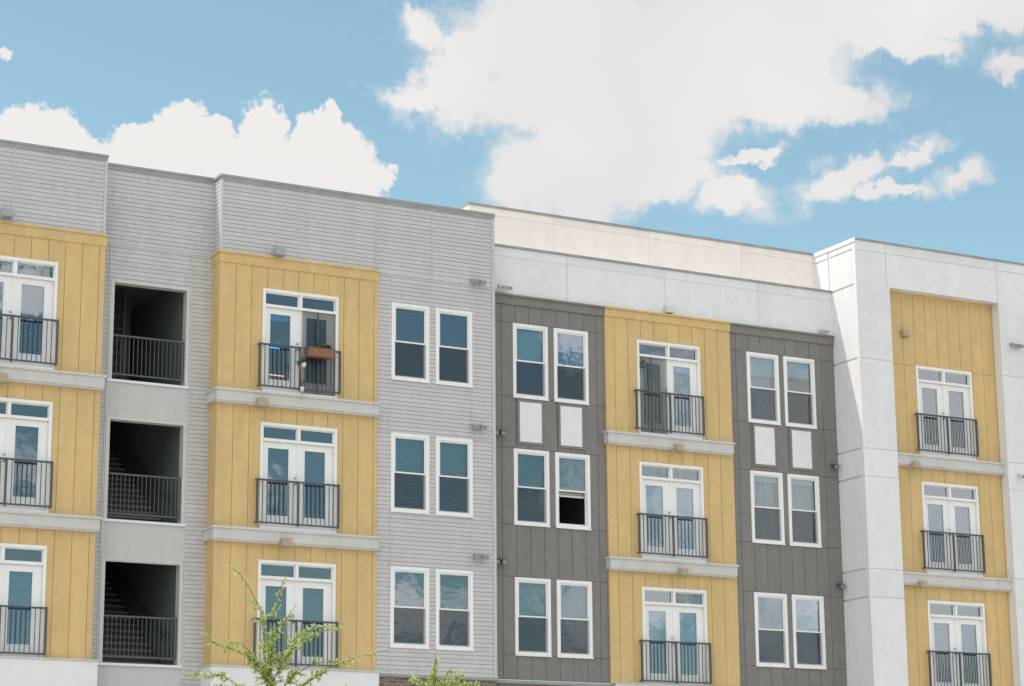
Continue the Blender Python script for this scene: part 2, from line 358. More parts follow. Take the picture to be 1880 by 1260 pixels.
# gallery of walls -- left grey bay
boards('yellow_wall', 'yellow', 'F', -.03, -8.6, -3.725, BASE, .50, k38(-8.42, 13, .380), [], dh(xZ), label='mustard board wall at the left end')
siding('siding_parapet', 'grey', 'F', 0, -12, -3.75, .74, 2.55, thick=.25)
siding('siding_wall', 'grey', 'F', 0, -12, -8.6, BASE, .74)
mb = MB(); mb.box(-8.62, -3.70, -.055, -.001, .50, .72); mb.box(-8.64, -3.68, -.085, 0, .72, .76); mb.split('frieze_board', 'yellow', B)
siding('siding_wall', 'grey', 'F', YS, -3.76, -1.04, -10.2, 2.53, ST+[(-3.42, -1.56, -3.19+f, -2.34+f) for f in FL], label='recessed grey siding round the stair openings')
mb = MB()
for f in FL: mb.box(-3.42, -1.56, YS-.004, YS+.2, -3.18+f, -2.40+f)
mb.split('smooth_panel', 'greyp', B)
mb = MB()
for i, f in enumerate(FL):
    mb.box(-3.42, -3.333, YS-.022, YS+.207, -2.345+f, -.146+f); mb.box(-1.642, -1.56, YS-.022, YS+.207, -2.345+f, -.146+f)
    mb.box(-3.42, -1.56, YS-.022, YS+.207, -.146+f, -.085+f)
mb.box(-3.60, -1.04, YS-.02, YS-.0, .70, .745)
mb.box(-3.46, -3.43, YS-.018, YS, -8.9, .70); mb.box(-1.55, -1.52, YS-.018, YS, -8.9, .70)
mb.split('opening_trim', 'ledge', B)
mb = MB()
for f in FL: mb.box(-3.45, -1.54, YS-.05, YS+.19, -2.40+f, -2.345+f)
mb.split('sill_flashing', 'sill', B)
# bay A
ybA = k38(-.655, 10)
boards('yellow_wall', 'yellow', 'F', -.03, -1.046, 2.88, BASE, .50, ybA, [], dh(xA), label='mustard board wall of the middle left bay')
boards('yellow_wall', 'yellow', 'L', -1.047, -.029, YS, BASE, .50, [.33], [], (), depth=.011, thick=.06, label='narrow shaded mustard return of the bay')
mb = MB(); mb.box(-1.06, 2.885, -.055, 0, .50, .715); mb.box(-1.06, -1.036, 0, YS, .50, .715)
mb.box(-1.09, 2.90, -.085, 0, .715, .755); mb.box(-1.09, -1.036, 0, YS, .715, .755); mb.split('frieze_board', 'yellow', B)
siding('siding_parapet', 'grey', 'F', 0, -1.035, 5.94, .755, 2.50, thick=.25)
siding('siding_parapet', 'grey', 'L', -1.037, .052, YS+.2, .755, 2.50, thick=.1, label='narrow sunlit siding return')
siding('siding_wall', 'grey', 'F', 0, 2.88, 5.94, BASE, .755, holesA)
mb = MB()
mb.box(5.885, 5.965, -.026, .55, BASE, 2.50); mb.box(-1.052, -.99, -.024, .05, .755, 2.50); mb.box(-3.80, -3.735, -.024, .25, .76, 2.50)
for x in (.85, 2.84, 4.30): mb.box(x-.016, x+.016, -.019, -.002, .76, 2.50)
mb.box(-5.84, -5.80, -.019, -.002, .76, 2.50)
mb.split('joint_trim', 'grey', B)
mb = MB()
mb.box(2.88, 5.88, -.02, -.002, .725, .755)
for f in FL:
    for z in (.07+f,): mb.box(2.88, 3.24, -.018, 0, z-.008, z+.008); mb.box(5.35, 5.88, -.018, 0, z-.008, z+.008)
for x in (3.22, 5.345):
    for p, q in spans(BASE, .70, [(f-1.8, f+.06) for f in FL]): mb.box(x-.010, x+.010, -.018, 0, p, q)
mb.split('joint_strip', 'ledge', B)
# middle wing: dark, yellow, dark, with white parapet
zb = [z+f for f in FL for z in (.06, -1.78)] 
boards('dark_wall', 'dark', 'F', YB, 5.94, 9.30, BASE, .50, k38(6.41, 8), zb, holesB1, label='dark grey board wall left of the middle mustard bay')
boards('dark_wall', 'dark', 'F', YB, 13.01, 16.365, BASE, .50, k38(13.22, 8, .383), zb, holesB2, label='dark grey board wall right of the middle mustard bay')
boards('yellow_wall', 'yellow', 'F', YB-.06, 9.30, 13.01, BASE, .50, k38(9.57, 9), [], dh(xB), label='mustard board wall of the middle bay')
mb = MB(); mb.box(5.97, 9.30, YB-.04, YB+.05, .50, .70); mb.box(5.97, 9.30, YB-.08, YB+.05, .70, .745)
mb.box(13.01, 16.33, YB-.04, YB+.05, .50, .70); mb.box(13.01, 16.35, YB-.08, YB+.05, .70, .745); mb.split('frieze_board', 'dark', B)
mb = MB(); mb.box(9.30, 13.01, YB-.09, YB+.05, .50, .70); mb.box(9.30, 13.01, YB-.13, YB+.05, .70, .745); mb.split('frieze_board', 'yellow', B)
boards('white_parapet', 'white', 'F', YB, 5.94, 16.365, .745, 1.93, [8.28, 11.11, 13.97], [1.70], gap=.012, depth=.012, thick=.2)
mb = MB()
for x0, x1 in ((6.89, 7.505), (8.02, 8.63), (13.715, 14.335), (14.865, 15.48)): mb.box(x0, x1, YB-.02, YB+.01, -2.86, -1.88)
mb.split('white_infill_panel', 'white', B, bevel=.004)
mb = MB()
for x0, x1 in ((6.89, 7.505), (8.02, 8.63), (13.715, 14.335), (14.865, 15.48)):
    mb.box(x0-.06, x0-.002, YB-.03, YB+.01, -2.92, -1.82); mb.box(x1+.002, x1+.06, YB-.03, YB+.01, -2.92, -1.82)
    mb.box(x0-.002, x1+.002, YB-.03, YB+.01, -1.878, -1.82); mb.box(x0-.002, x1+.002, YB-.03, YB+.01, -2.92, -2.862)
mb.split('panel_frame', 'dark', B)
# right wing: white frame round a mustard recess
zc = [z+f for f in FL for z in (-.04, -2.41, -3.13)]
boards('white_pier', 'white', 'F', YC0, 16.365, 17.40, GZ, 1.95, [], zc, gap=.016, depth=.02, thick=.5, label='tall white pier left of the mustard recess')
boards('white_pier', 'white', 'F', YC0, 21.06, 27.5, GZ, 1.95, [24.3], zc, gap=.016, depth=.02, thick=.3)
boards('white_header', 'white', 'F', YC0, 16.365, 27.5, 1.95, 3.12, [17.31, 21.05, 24.3], [2.86], gap=.016, depth=.02, thick=.5)
boards('white_return', 'white', 'L', 16.32, YC0+.10, YR-.002, GZ, 3.10, [.56], zc+[1.93, 2.88], gap=.05, depth=.04, thick=.044, label='white side wall of the right wing, partly sunlit')
boards('yellow_wall', 'yellow', 'F', YC, 17.40, 21.06, -8.7, 1.95, k38(17.59, 10), [-.02+f for f in (0,)], dh(xC), thick=.2, label='mustard board wall in the white frame')
# ledges between floors
def ledge(x0, x1, yw, y0, f, wrapleft=None, proj=.15):
    mb = MB(); yf = yw-proj
    mb.box(x0, x1, yf, y0, -2.70+f, -2.47+f); mb.box(x0-.03, x1+.03, yf-.035, y0, -2.47+f, -2.42+f); mb.box(x0+.02, x1-.02, yf+.03, y0, -2.74+f, -2.70+f)
    if wrapleft is not None:
        mb.box(x0, x0+.1, y0, wrapleft, -2.70+f, -2.47+f); mb.box(x0-.03, x0+.1, y0, wrapleft, -2.47+f, -2.42+f)
    mb.build('floor_ledge', 'ledge', B)
for f in FL[:2]:
    ledge(-1.12, 2.87, -.03, 0, f, YS); ledge(-8.7, -3.69, -.03, 0, f)
    ledge(9.25, 12.93, YB-.06, YB, f); ledge(17.40, 21.06, YC, YC+.03, f, proj=.16)
# white base course and brick
mb = MB()
mb.box(-1.10, 2.90, -.16, 0, BASE-.50, BASE); mb.box(-1.10, -.99, 0, YS, BASE-.50, BASE); mb.box(-8.7, -3.62, -.16, 0, BASE-3, BASE); mb.box(9.35, 12.95, YB-.2, YB, BASE-.6, BASE)
mb.box(17.40, 21.06, YC-.15, YC+.03, BASE-.4, BASE-.05)
mb.split('white_band', 'white', B, bevel=.006)
mb = MB()
mb.box(-1.12, 2.92, -.19, 0, BASE, BASE+.03); mb.box(-1.12, -1.04, 0, YS, BASE, BASE+.03); mb.box(-8.72, -3.60, -.19, 0, BASE, BASE+.03); mb.box(9.33, 12.97, YB-.23, YB, BASE, BASE+.03)
mb.split('band_cap', 'ledge', B)
mb = MB(); mb.box(2.92, 5.97, -.06, .55, BASE-.07, BASE-.002); mb.box(5.97, 9.31, YB-.07, YB+.1, BASE-.07, BASE-.002); mb.box(13.0, 16.34, YB-.07, YB+.1, BASE-.07, BASE-.002); mb.split('brick_cap', 'coping', B)
mb = MB(); mb.box(5.97, 9.31, YB-.08, YB-.002, BASE-.002, BASE+.012); mb.box(2.92, 5.97, -.07, -.02, BASE-.002, BASE+.012); mb.split('flashing', 'sill', B)
mb = MB(); mb.box(-12, -8.7, -.02, .2, GZ, BASE); mb.box(2.90, 5.95, -.02, .5, GZ, BASE-.07); mb.box(5.95, 16.34, YB-.02, YB+.2, GZ, BASE-.6); mb.box(5.95, 9.35, YB-.021, YB, BASE-.6, BASE-.07)
mb.box(12.95, 16.34, YB-.021, YB, BASE-.6, BASE-.07); mb.box(-1.08, 2.90, -.02, .5, GZ, BASE-.50); mb.box(-8.7, -3.64, -.02, .2, GZ, BASE-3.); mb.box(17.40, 21.06, YC, YC+.2, GZ, -8.7)
mb.split('brick_wall', 'brick', B)
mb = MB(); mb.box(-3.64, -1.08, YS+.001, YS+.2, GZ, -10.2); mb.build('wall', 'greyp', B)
# coping along every roof edge
mb = MB()
mb.box(-12.02, -3.72, -.04, .30, 2.55, 2.60); mb.box(-12, -3.735, -.026, -.001, 2.47, 2.55)
mb.box(-3.72, -1.08, YS-.04, YS+.25, 2.53, 2.58); mb.box(-3.72, -1.08, YS-.026, YS-.001, 2.45, 2.53)
mb.box(-1.08, 5.975, -.04, .30, 2.50, 2.56); mb.box(-1.08, -.80, .30, YS+.3, 2.50, 2.56); mb.box(-1.06, 5.97, -.028, -.003, 2.43, 2.50)
mb.box(5.975, 16.33, YB-.04, YB+.028, 1.932, 1.98)
mb.box(16.3195, 27.5, YC0-.03, YC0+.25, 3.12, 3.17)
mb.box(5.87, 16.30, YR-.03, YR+.25, 3.12, 3.18); mb.box(5.87, 6.1, YR+.25, 9, 3.12, 3.18)
mb.split('coping', 'coping', B)
mb = MB(); mb.box(16.318, 16.3645, YC0-.001, YC0+.0995, GZ, 3.119); mb.split('corner_board', 'white', B)
mb = MB(); mb.box(16.3195, 16.58, YC0+.25, YR+.2, 3.12, 3.17); mb.box(16.295, 16.3195, YC0-.03, YR, 3.06, 3.17); mb.split('coping', 'white', B, label='white coping of the sunlit return')
boards('roof_wall', 'bounce_cream', 'F', YR, 5.90, 16.345, 1.5, 3.12, [8.30, 11.14, 13.98], [2.93], gap=.012, depth=.012, thick=.2, label='cream wall set back above the roof, warmed for bounced light')
mb = MB(); mb.box(5.90, 6.1, YR+.2, 9, 1.5, 3.12); mb.box(6.1, 27.4, 8.8, 9, 1.5, 3.12); mb.build('roof_wall', 'bounce_cream', B)
mb = MB()
mb.box(-12, -3.75, .25, 14, 1.5, 1.7); mb.box(-3.75, -1.0, YS+.2, 14, 1.5, 1.7); mb.box(-1.0, 5.9, .25, 14, 1.5, 1.7)
mb.box(5.98, 16.3, YB+.03, YR, 1.932, 1.975); mb.box(6.1, 27.4, YR+.2, 8.8, 2.2, 2.4); mb.box(16.4, 27.4, -.1, YR+.2, 2.2, 2.4)  # unseen strip behind the parapet raised flush to bounce sunlight onto the roof wall
mb.split('roof', 'roof', B)
# body behind the fronts: floors, partitions, back and end walls
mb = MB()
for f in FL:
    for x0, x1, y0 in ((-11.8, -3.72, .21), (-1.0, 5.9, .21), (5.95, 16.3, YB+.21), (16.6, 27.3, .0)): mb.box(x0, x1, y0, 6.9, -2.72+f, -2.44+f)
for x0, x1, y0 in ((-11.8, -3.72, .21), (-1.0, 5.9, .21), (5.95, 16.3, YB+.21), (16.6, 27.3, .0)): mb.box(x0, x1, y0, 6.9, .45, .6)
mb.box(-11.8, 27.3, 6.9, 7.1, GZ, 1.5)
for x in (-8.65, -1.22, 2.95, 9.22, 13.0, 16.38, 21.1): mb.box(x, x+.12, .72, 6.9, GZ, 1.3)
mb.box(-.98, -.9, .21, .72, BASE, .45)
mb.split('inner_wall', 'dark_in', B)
mb = MB(); mb.box(-12, -11.8, .25, 14, GZ, 2.5); mb.box(27.3, 27.5, -.3, 14, GZ, 3.1); mb.box(-12, 27.5, 13.8, 14, GZ, 1.5); mb.box(-12.2, -12, 0, 14, GZ, 2.5)
mb.split('end_wall', 'greyp', B)

# ------------------------------------------------------------------ windows
def window(x, zt, w, h, yw, blind, lower='screen', label=None, clear=False):
    mb = MB(); c = .085; yf = yw-.028
    mb.box(x, x+c, yf, yw+.05, zt-h, zt); mb.box(x+w-c, x+w, yf, yw+.05, zt-h, zt)
    mb.box(x+c, x+w-c, yf, yw+.05, zt-c, zt); mb.box(x+c, x+w-c, yf, yw+.05, zt-h, zt-h+c)
    mb.box(x-.01, x+w+.01, yf-.012, yf, zt-h-.012, zt-h+.022)
    o = mb.build('window', 'trim', B, bevel=.004, label=label)
    xi0, xi1, zi0, zi1 = x+c, x+w-c, zt-h+c, zt-c; zm = zi0+(zi1-zi0)*.497
    def sash(z0, z1, y, glazed=True, gm='glass'):
        s = .035; m_ = MB(); m_.box(xi0+.001, xi0+s, y, y+.03, z0, z1); m_.box(xi1-s, xi1-.001, y, y+.03, z0, z1)
        m_.box(xi0+s, xi1-s, y, y+.03, z0, z0+s); m_.box(xi0+s, xi1-s, y, y+.03, z1-s, z1); m_.build('sash', 'trim', o)
        if not glazed: return
        g = MB(); yy = y+.016; g.quad((xi0+s, yy, z0+s), (xi1-s, yy, z0+s), (xi1-s, yy, z1-s), (xi0+s, yy, z1-s)); g.build('pane', gm, o)
    sash(zm-.01, zi1-.001, yw+.0, True, 'glass_clear' if clear else 'glass'); sash(zi0+.001, zm+.024, yw+.032, lower != 'open')
    if lower == 'screen':
        g = MB(); g.quad((xi0+.012, yw+.012, zi0+.012), (xi1-.012, yw+.012, zi0+.012), (xi1-.012, yw+.012, zm-.012), (xi0+.012, yw+.012, zm-.012)); g.build('insect_screen', 'screen', o)
    kind, z_end, tilt = blind
    yb = yw+.11
    if kind in ('slats', 'half'):
        g = MB(); z = zi1-.03; zend = zi0+(zi1-zi0)*z_end
        g.box(xi0+.01, xi1-.01, yb-.02, yb+.02, zi1-.03, zi1)
        while z > zend+.02:
            tilt_ = tilt*.72; dz, dy = .023*math.sin(R(tilt_)), .023*math.cos(R(tilt_))
            g.quad((xi0+.012, yb-dy, z-.02-dz), (xi1-.012, yb-dy, z-.02-dz), (xi1-.012, yb+dy, z-.02+dz), (xi0+.012, yb+dy, z-.02+dz)); z -= .044
        if z_end > .02: g.box(xi0+.012, xi1-.012, yb-.015, yb+.015, z-.02, z+.005)
        g.build('blind', 'blind', o)
    elif kind == 'shade':
        g = MB(); g.box(xi0+.01, xi1-.01, yb, yb+.004, zi0+(zi1-zi0)*z_end, zi1); g.build('roller_shade', 'blind', o)
    elif kind == 'drape':
        g = MB(); n = 26; zend = zi0+(zi1-zi0)*z_end
        for i in range(n):
            a, b = i/n, (i+1)/n
            ya, yb_ = yb+.03*math.sin(a*31), yb+.03*math.sin(b*31)
            xa, xb = xi0-.02+(xi1-xi0+.04)*a, xi0-.02+(xi1-xi0+.04)*b
            g.quad((xa, ya, zend), (xb, yb_, zend), (xb, yb_, zi1+.02), (xa, ya, zi1+.02))
        g.build('drape', 'drape', o)
    return o
F_ = [ZW+f for f in FL]
S, D_, H_ = 'slats', 'drape', 'shade'
cfgA = [[(S, 0, 62), (S, 0, 66)], [(S, .12, 78), (S, 0, 76)], [(S, 0, 64), (S, 0, 72)]]
cfgB1 = [[(H_, .0, 0), (H_, .45, 0)], [(S, 0, 70), (S, .42, 80)], [(S, 0, 80), (S, .15, 80)]]
cfgB2 = [[(H_, .70, 0), (H_, .74, 0)], [(H_, .90, 0), (H_, .90, 0)], [(S, 0, 66), (S, 0, 70)]]
for k, z in enumerate(F_):
    for j, (x, w) in enumerate(WIN_A): window(x, z, w, WH, 0, cfgA[k][j], clear=(k, j) in ((1, 0), (1, 1), (2, 1)))
    for j, (x, w) in enumerate(WIN_B1): window(x, z, w, WH, YB, cfgB1[k][j], 'screen' if (k, j) != (1, 1) else 'open', clear=(k, j) != (0, 1))
    for j, (x, w) in enumerate(WIN_B2): window(x, z, w, WH, YB, cfgB2[k][j], clear=k < 2)
# soft folds behind the two right hand windows that show drapes
for x, z in ((13.54, F_[0]), (13.54, F_[1]), (14.69, F_[1])):
    g = MB(); n = 30
    for i in range(n):
        a, b = i/n, (i+1)/n; ya, yb_ = YB+.25+.04*math.sin(a*26), YB+.25+.04*math.sin(b*26)
        g.quad((x+.05+a*.88, ya, z-1.8), (x+.05+b*.88, yb_, z-1.8), (x+.05+b*.88, yb_, z-.05), (x+.05+a*.88, ya, z-.05))
    g.build('drape', 'drape', B, label='pinkish drape behind the window')

# ------------------------------------------------------------------ french doors and railings
def french_door(x, zt, yw, blinds=('s', 's'), handle=True):
    w, h = DOOR_W, DOOR_H; mb = MB(); yf = yw-.03; c = .065; xm = x+w/2
    mb.box(x, x+c, yf, yw+.09, zt-h+.02, zt); mb.box(x+w-c, x+w, yf, yw+.09, zt-h+.02, zt)
    mb.box(x+c, x+w-c, yf, yw+.09, zt-.075, zt)
    mb.box(xm-.035, xm+.035, yf+.012, yw+.088, zt-.36, zt-.075)
    mb.box(x+c, x+w-c, yf+.006, yw+.089, zt-.42, zt-.36)
    mb.box(x+.01, x+w-.01, yf-.03, yw+.1, zt-h, zt-h+.05)
    o = mb.build('french_door', 'trim', B, bevel=.004)
    for a, b in ((x+c, xm-.035), (xm+.035, x+w-c)):
        m_ = MB(); s = .02; y = yw+.05; z0, z1 = zt-.36, zt-.075
        m_.box(a, a+s, y, y+.03, z0, z1); m_.box(b-s, b, y, y+.03, z0, z1); m_.box(a+s, b-s, y, y+.03, z0, z0+s); m_.box(a+s, b-s, y, y+.03, z1-s, z1); m_.build('sash', 'trim', o)
        g = MB(); g.quad((a+s, y+.01, z0+s), (b-s, y+.01, z0+s), (b-s, y+.01, z1-s), (a+s, y+.01, z1-s)); g.build('pane', 'glass', o)
    for j, (a, b) in enumerate(((x+c+.004, xm-.003), (xm+.003, x+w-c-.004))):
        z0, z1 = zt-h+.06, zt-.425; y = yw+.045; g0, g1 = (a+.135, b-.225) if j == 0 else (a+.16, b-.20); gz0, gz1 = z0+.26, z1-.14
        m_ = MB(); m_.box(a, g0, y, y+.045, z0, z1); m_.box(g1, b, y, y+.045, z0, z1); m_.box(g0, g1, y, y+.045, gz1, z1); m_.box(g0, g1, y, y+.045, z0, gz0)
        m_.build('door_leaf', 'trim', o)
        m_ = MB(); t = .028
        m_.box(g0-t, g0, y-.012, y-.001, gz0-t, gz1+t); m_.box(g1, g1+t, y-.012, y-.001, gz0-t, gz1+t); m_.box(g0, g1, y-.012, y-.001, gz1, gz1+t); m_.box(g0, g1, y-.012, y-.001, gz0-t, gz0)
        if j: m_.box(a-.028, a+.022, y-.02, y-.001, z0, z1)
        m_.build('glazing_bead', 'trim', o)
        g = MB(); g.quad((g0, y+.012, gz0), (g1, y+.012, gz0), (g1, y+.012, gz1), (g0, y+.012, gz1)); g.build('pane', 'glass', o)
        bt = blinds[j]
        if bt == 's':
            g = MB(); z = gz1-.01; tl = random.uniform(42, 55)
            while z > gz0:
                dz, dy = .022*math.sin(R(tl)), .022*math.cos(R(tl))
                g.quad((g0, y+.075-dy, z-dz), (g1, y+.075-dy, z-dz), (g1, y+.075+dy, z+dz), (g0, y+.075+dy, z+dz)); z -= .042
            g.build('blind', 'blind', o)
        elif bt == 'r':
            g = MB(); g.box(g0, g1, y+.055, y+.06, gz1-.14, gz1); g.build('roller_shade', 'blind', o)
    if handle:
        m_ = MB(); hx = xm-.06; y = yw+.045
        m_.lathe((0, 0, 0), [(.028, 0), (.028, .01), (.012, .012), (.012, .045), (.026, .05), (.026, .075), (.01, .08)], 10)
        m_.v = [(hx+v[0], y-v[2], zt-1.34+v[1]) for v in m_.v]
        k = MB(); k.lathe((0, 0, 0), [(.024, 0), (.024, .02), (.015, .025)], 10); k.v = [(hx+v[0], y-v[2], zt-1.20+v[1]) for v in k.v]
        k.build('deadbolt', 'steel', o)
        m_.build('handle', 'steel', o)
    return o
def railing(x0, x1, z1, z0, y, m='iron', brackets=True, nb=None, mid=True, post=.042, yw=0, bal=.016):
    o_ = MB(); o_.box(x0+post, x1-post, y-.022, y+.022, z1-.038, z1); o = o_.build('railing', m, B)
    b = MB(); b.box(x0+post, x1-post, y-.018, y+.018, z0, z0+.034); b.build('bottom_rail', m, o)
    xm = (x0+x1)/2
    for px in (x0, x1-post):
        p = MB(); p.box(px, px+post, y-post/2, y+post/2, z0, z1+.005)
        if brackets:
            p.box(px+.004, px+post-.004, y+post/2, yw-.002, z0+.004, z0+.03); p.box(px+.004, px+post-.004, y+post/2, yw-.002, z1-.034, z1-.004)
        p.build('post', m, o)
    if mid: p = MB(); p.box(xm-.02, xm+.02, y-.023, y+.023, z0-.03, z1+.004); p.build('post', m, o)
    bb = MB(); segs = ((x0+post, xm-.02), (xm+.02, x1-post)) if mid else ((x0+post, x1-post),)
    for a, c in segs:
        n = nb or 8
        for i in range(n):
            px = a+(c-a)*(i+1)/(n+1); bb.box(px-bal/2, px+bal/2, y-bal/2, y+bal/2, z0+.034, z1-.038)
    bb.build('balusters', m, o)
    return o
cfgD = {'Z': ['ss', 'ss', 'ss'], 'A': ['rr', 'ss', 'ss'], 'B': ['rr', 'ss', 'ss'], 'C': ['ss', 'ss', 'ss']}
for key, x, yw in (('Z', xZ, -.03), ('A', xA, -.03), ('B', xB, YB-.06), ('C', xC, YC)):
    for k, f in enumerate(FL):
        french_door(x, f, yw, cfgD[key][k], True)
        railing(x-.112, x+DOOR_W+.035, f-1.30, f-2.29, yw-.10, yw=yw)
for f in FL: railing(-3.34, -1.635, f-1.315, f-2.22, YS+.06, 'grey_iron', False, 16, False, .03, bal=.014)

# ------------------------------------------------------------------ stairwell
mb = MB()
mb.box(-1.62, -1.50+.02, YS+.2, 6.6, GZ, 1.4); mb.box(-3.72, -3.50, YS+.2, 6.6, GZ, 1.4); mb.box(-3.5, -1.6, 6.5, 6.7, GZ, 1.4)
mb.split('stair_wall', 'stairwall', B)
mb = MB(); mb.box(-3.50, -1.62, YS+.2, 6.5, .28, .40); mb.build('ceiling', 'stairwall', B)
for f in FL:
    mb = MB(); mb.box(-3.50, -1.62, YS+.2, 1.45, -2.62+f, -2.38+f)
    mb.build('landing', 'concrete', B)
for f in FL[1:]:
    mb = MB(); n = 15; rise = 3.09/18; run = .285
    for i in range(n):
        y = 1.45+i*run; z = -2.38+f+rise*(i+1)
        mb.box(-3.10, -1.64, y, y+run+.02, z-.05, z)
    st = mb.build('stair_flight', 'concrete', B)
    m2 = MB()
    for i in range(n):
        y = 1.45+i*run; z = -2.38+f+rise*(i+1); m2.box(-3.10, -1.64, y+.03, y+.045, z-rise, z-.05)
    m2.build('riser', 'steps', st)
    s = MB(); a = (1.4, -2.42+f); b = (1.45+n*run, -2.38+f+rise*n-.04)
    for xx in (-3.14, -1.64):
        i = len(s.v); s.v += [(xx, a[0], a[1]-.1), (xx, b[0], b[1]-.1), (xx, b[0], b[1]+.17), (xx, a[0], a[1]+.17), (xx+.03, a[0], a[1]-.1), (xx+.03, b[0], b[1]-.1), (xx+.03, b[0], b[1]+.17), (xx+.03, a[0], a[1]+.17)]
        for q in ((0, 1, 2, 3), (7, 6, 5, 4), (0, 4, 5, 1), (1, 5, 6, 2), (2, 6, 7, 3), (3, 7, 4, 0)): s.f.append(tuple(i+t for t in q))
    s.build('stringer', 'steps', st)
    h = MB(); h.tube([(-1.70, 1.0, -1.62+f), (-1.70, 1.35, -1.55+f), (-1.70, 1.45+n*run, -1.55+f+rise*(n-1.2))], .028, 8)
    h.build('handrail', 'iron', st)
g = MB()
for x in (-2.95, -2.45): g.box(x, x+.06, 2.4, 2.5, -2.38, .28)
for i in range(9): g.box(-2.89, -2.45, 2.43, 2.47, -2.1+i*.28, -2.07+i*.28)
g.build('roof_ladder', 'iron', B)
g = MB(); g.box(-3.15, -2.1, 2.9, 3.0, -2.38, .279); g.build('recess_panel', 'steps', B)  # dark sheet standing in for a dark recess behind the ladder

# ------------------------------------------------------------------ lamps on the wall
def sconce(name, m, loc, label, group, s=1.):
    t = thing(name, label, 'wall lamp', loc, group)
    a = MB(); a.box(-.07*s, .07*s, -.02, 0, -.10*s, .10*s); a.build('back_plate', m, t)
    b = MB(); i = 0
    w, d = .125*s, .17*s
    b.v += [(-w, -.02, -.10*s), (w, -.02, -.10*s), (w, -.02, .11*s), (-w, -.02, .11*s), (-w*.92, -d, -.10*s), (w*.92, -d, -.10*s), (w*.92, -d*.9, .095*s), (-w*.92, -d*.9, .095*s)]
    b.f += [(0, 1, 2, 3), (7, 6, 5, 4), (0, 4, 5, 1), (1, 5, 6, 2), (2, 6, 7, 3), (3, 7, 4, 0)]
    b.build('housing', m, t, bevel=.008)
    c = MB(); c.box(-w*.75, w*.75, -d*.85, -.035, -.118*s, -.10*s); c.build('lens', 'lens', t)
    return t
G = 'box lamps on the facade'
sconce('wall_lamp', 'lamp_grey', (.33, -.09, .87), 'grey box lamp on grey siding above the top mustard bay left of centre', G)
sconce('wall_lamp', 'lamp_tan', (-.06, -.185, -2.70), 'tan box lamp under the ledge beneath the balcony with the planter', G)
sconce('wall_lamp', 'lamp_tan', (.57, -.185, -5.80), 'tan box lamp under the lower ledge of the left bay, above the tree', G)
sconce('wall_lamp', 'lamp_grey', (-5.98, -.09, .93), 'grey box lamp at the left picture edge, on siding above the mustard wall', G)
sconce('wall_lamp', 'lamp_tan', (-5.98, -.185, -2.72), 'tan box lamp at the left picture edge, below the upper ledge', G)
sconce('wall_lamp', 'lamp_white', (11.18, YB-.02, .87), 'off white box lamp on the white parapet above the middle mustard bay', G, .9)
sconce('wall_lamp', 'lamp_tan', (11.25, YB-.215, -2.70), 'tan box lamp under the upper ledge of the middle mustard bay', G, .9)
sconce('wall_lamp', 'lamp_tan', (11.29, YB-.215, -5.79), 'tan box lamp under the lower ledge of the middle mustard bay', G, .9)
sconce('wall_lamp', 'lamp_tan', (18.00, YC-.002, .82), 'tan box lamp alone on the tall mustard boards in the white frame', G, .85)
sconce('wall_lamp', 'lamp_tan', (18.02, YC-.165, -2.72), 'tan box lamp under the upper ledge inside the white frame', G, .85)
sconce('wall_lamp', 'lamp_tan', (18.05, YC-.165, -5.81), 'tan box lamp under the lower ledge inside the white frame', G, .85)
def flood(m, loc, label, heads=2, s=1.):
    t = thing('floodlight', label, 'floodlight', loc, 'floodlights on the facade')
    a = MB(); a.box(-.16*s if heads == 2 else -.06*s, .16*s if heads == 2 else .06*s, -.03, 0, -.02*s, .06*s); a.build('bracket', m, t)
    for k in range(heads):
        x = (-.1+.2*k)*s if heads == 2 else 0
        h = MB(); h.tube([(x, -.03, .02), (x, -.06, .0)], .015, 8)
        i = len(h.v); w = .068*s
        h.v += [(x-w, -.06, .055*s), (x+w, -.06, .055*s), (x+w, -.06, -.045*s), (x-w, -.06, -.045*s), (x-w*1.1, -.19*s, .01*s), (x+w*1.1, -.19*s, .01*s), (x+w*1.1, -.17*s, -.09*s), (x-w*1.1, -.17*s, -.09*s)]
        h.f += [tuple(i+q for q in f) for f in ((0, 1, 2, 3), (7, 6, 5, 4), (0, 4, 5, 1), (1, 5, 6, 2), (2, 6, 7, 3), (3, 7, 4, 0))]
        hd = h.build('lamp_head', m, t)
        l_ = MB(); i = 0; l_.v = [(x-w*.85, -.192*s, -.005*s), (x+w*.85, -.192*s, -.005*s), (x+w*.85, -.176*s, -.08*s), (x-w*.85, -.176*s, -.08*s)]; l_.f = [(0, 1, 2, 3)]
        l_.build('lens', 'lens', hd)
    return t
flood('lamp_grey', (5.47, -.02, .80), 'grey twin floodlight on grey siding, topmost, beside the building corner')
flood('lamp_grey', (5.47, -.02, -2.72), 'grey twin floodlight on grey siding between the top and second windows')
flood('lamp_grey', (5.50, -.02, -5.79), 'grey twin floodlight on grey siding above the lowest windows')
flood('lamp_white', (6.42, YB-.09, .87), 'pale twin floodlight on the dark cap just right of the grey siding corner')
flood('flood', (6.27, YB-.005, -2.69), 'dark twin floodlight on dark boards left of the white infill panels')
flood('flood', (6.27, YB-.005, -5.78), 'dark twin floodlight on dark boards above the lowest left windows')
flood('lamp_white', (15.98, YB-.03, .84), 'small pale floodlight on the right end of the dark cap', 2, .7)
flood('flood', (16.14, YB-.005, -2.73), 'dark floodlight at the right edge of the dark boards beside the second floor windows', 1)
flood('flood', (16.17, YB-.005, -5.83), 'dark floodlight at the right edge of the dark boards above the lowest windows', 1)
flood('lamp_grey', (21.53, YC0-.002, .81), 'grey twin floodlight on the white pier at the right picture edge, upper')
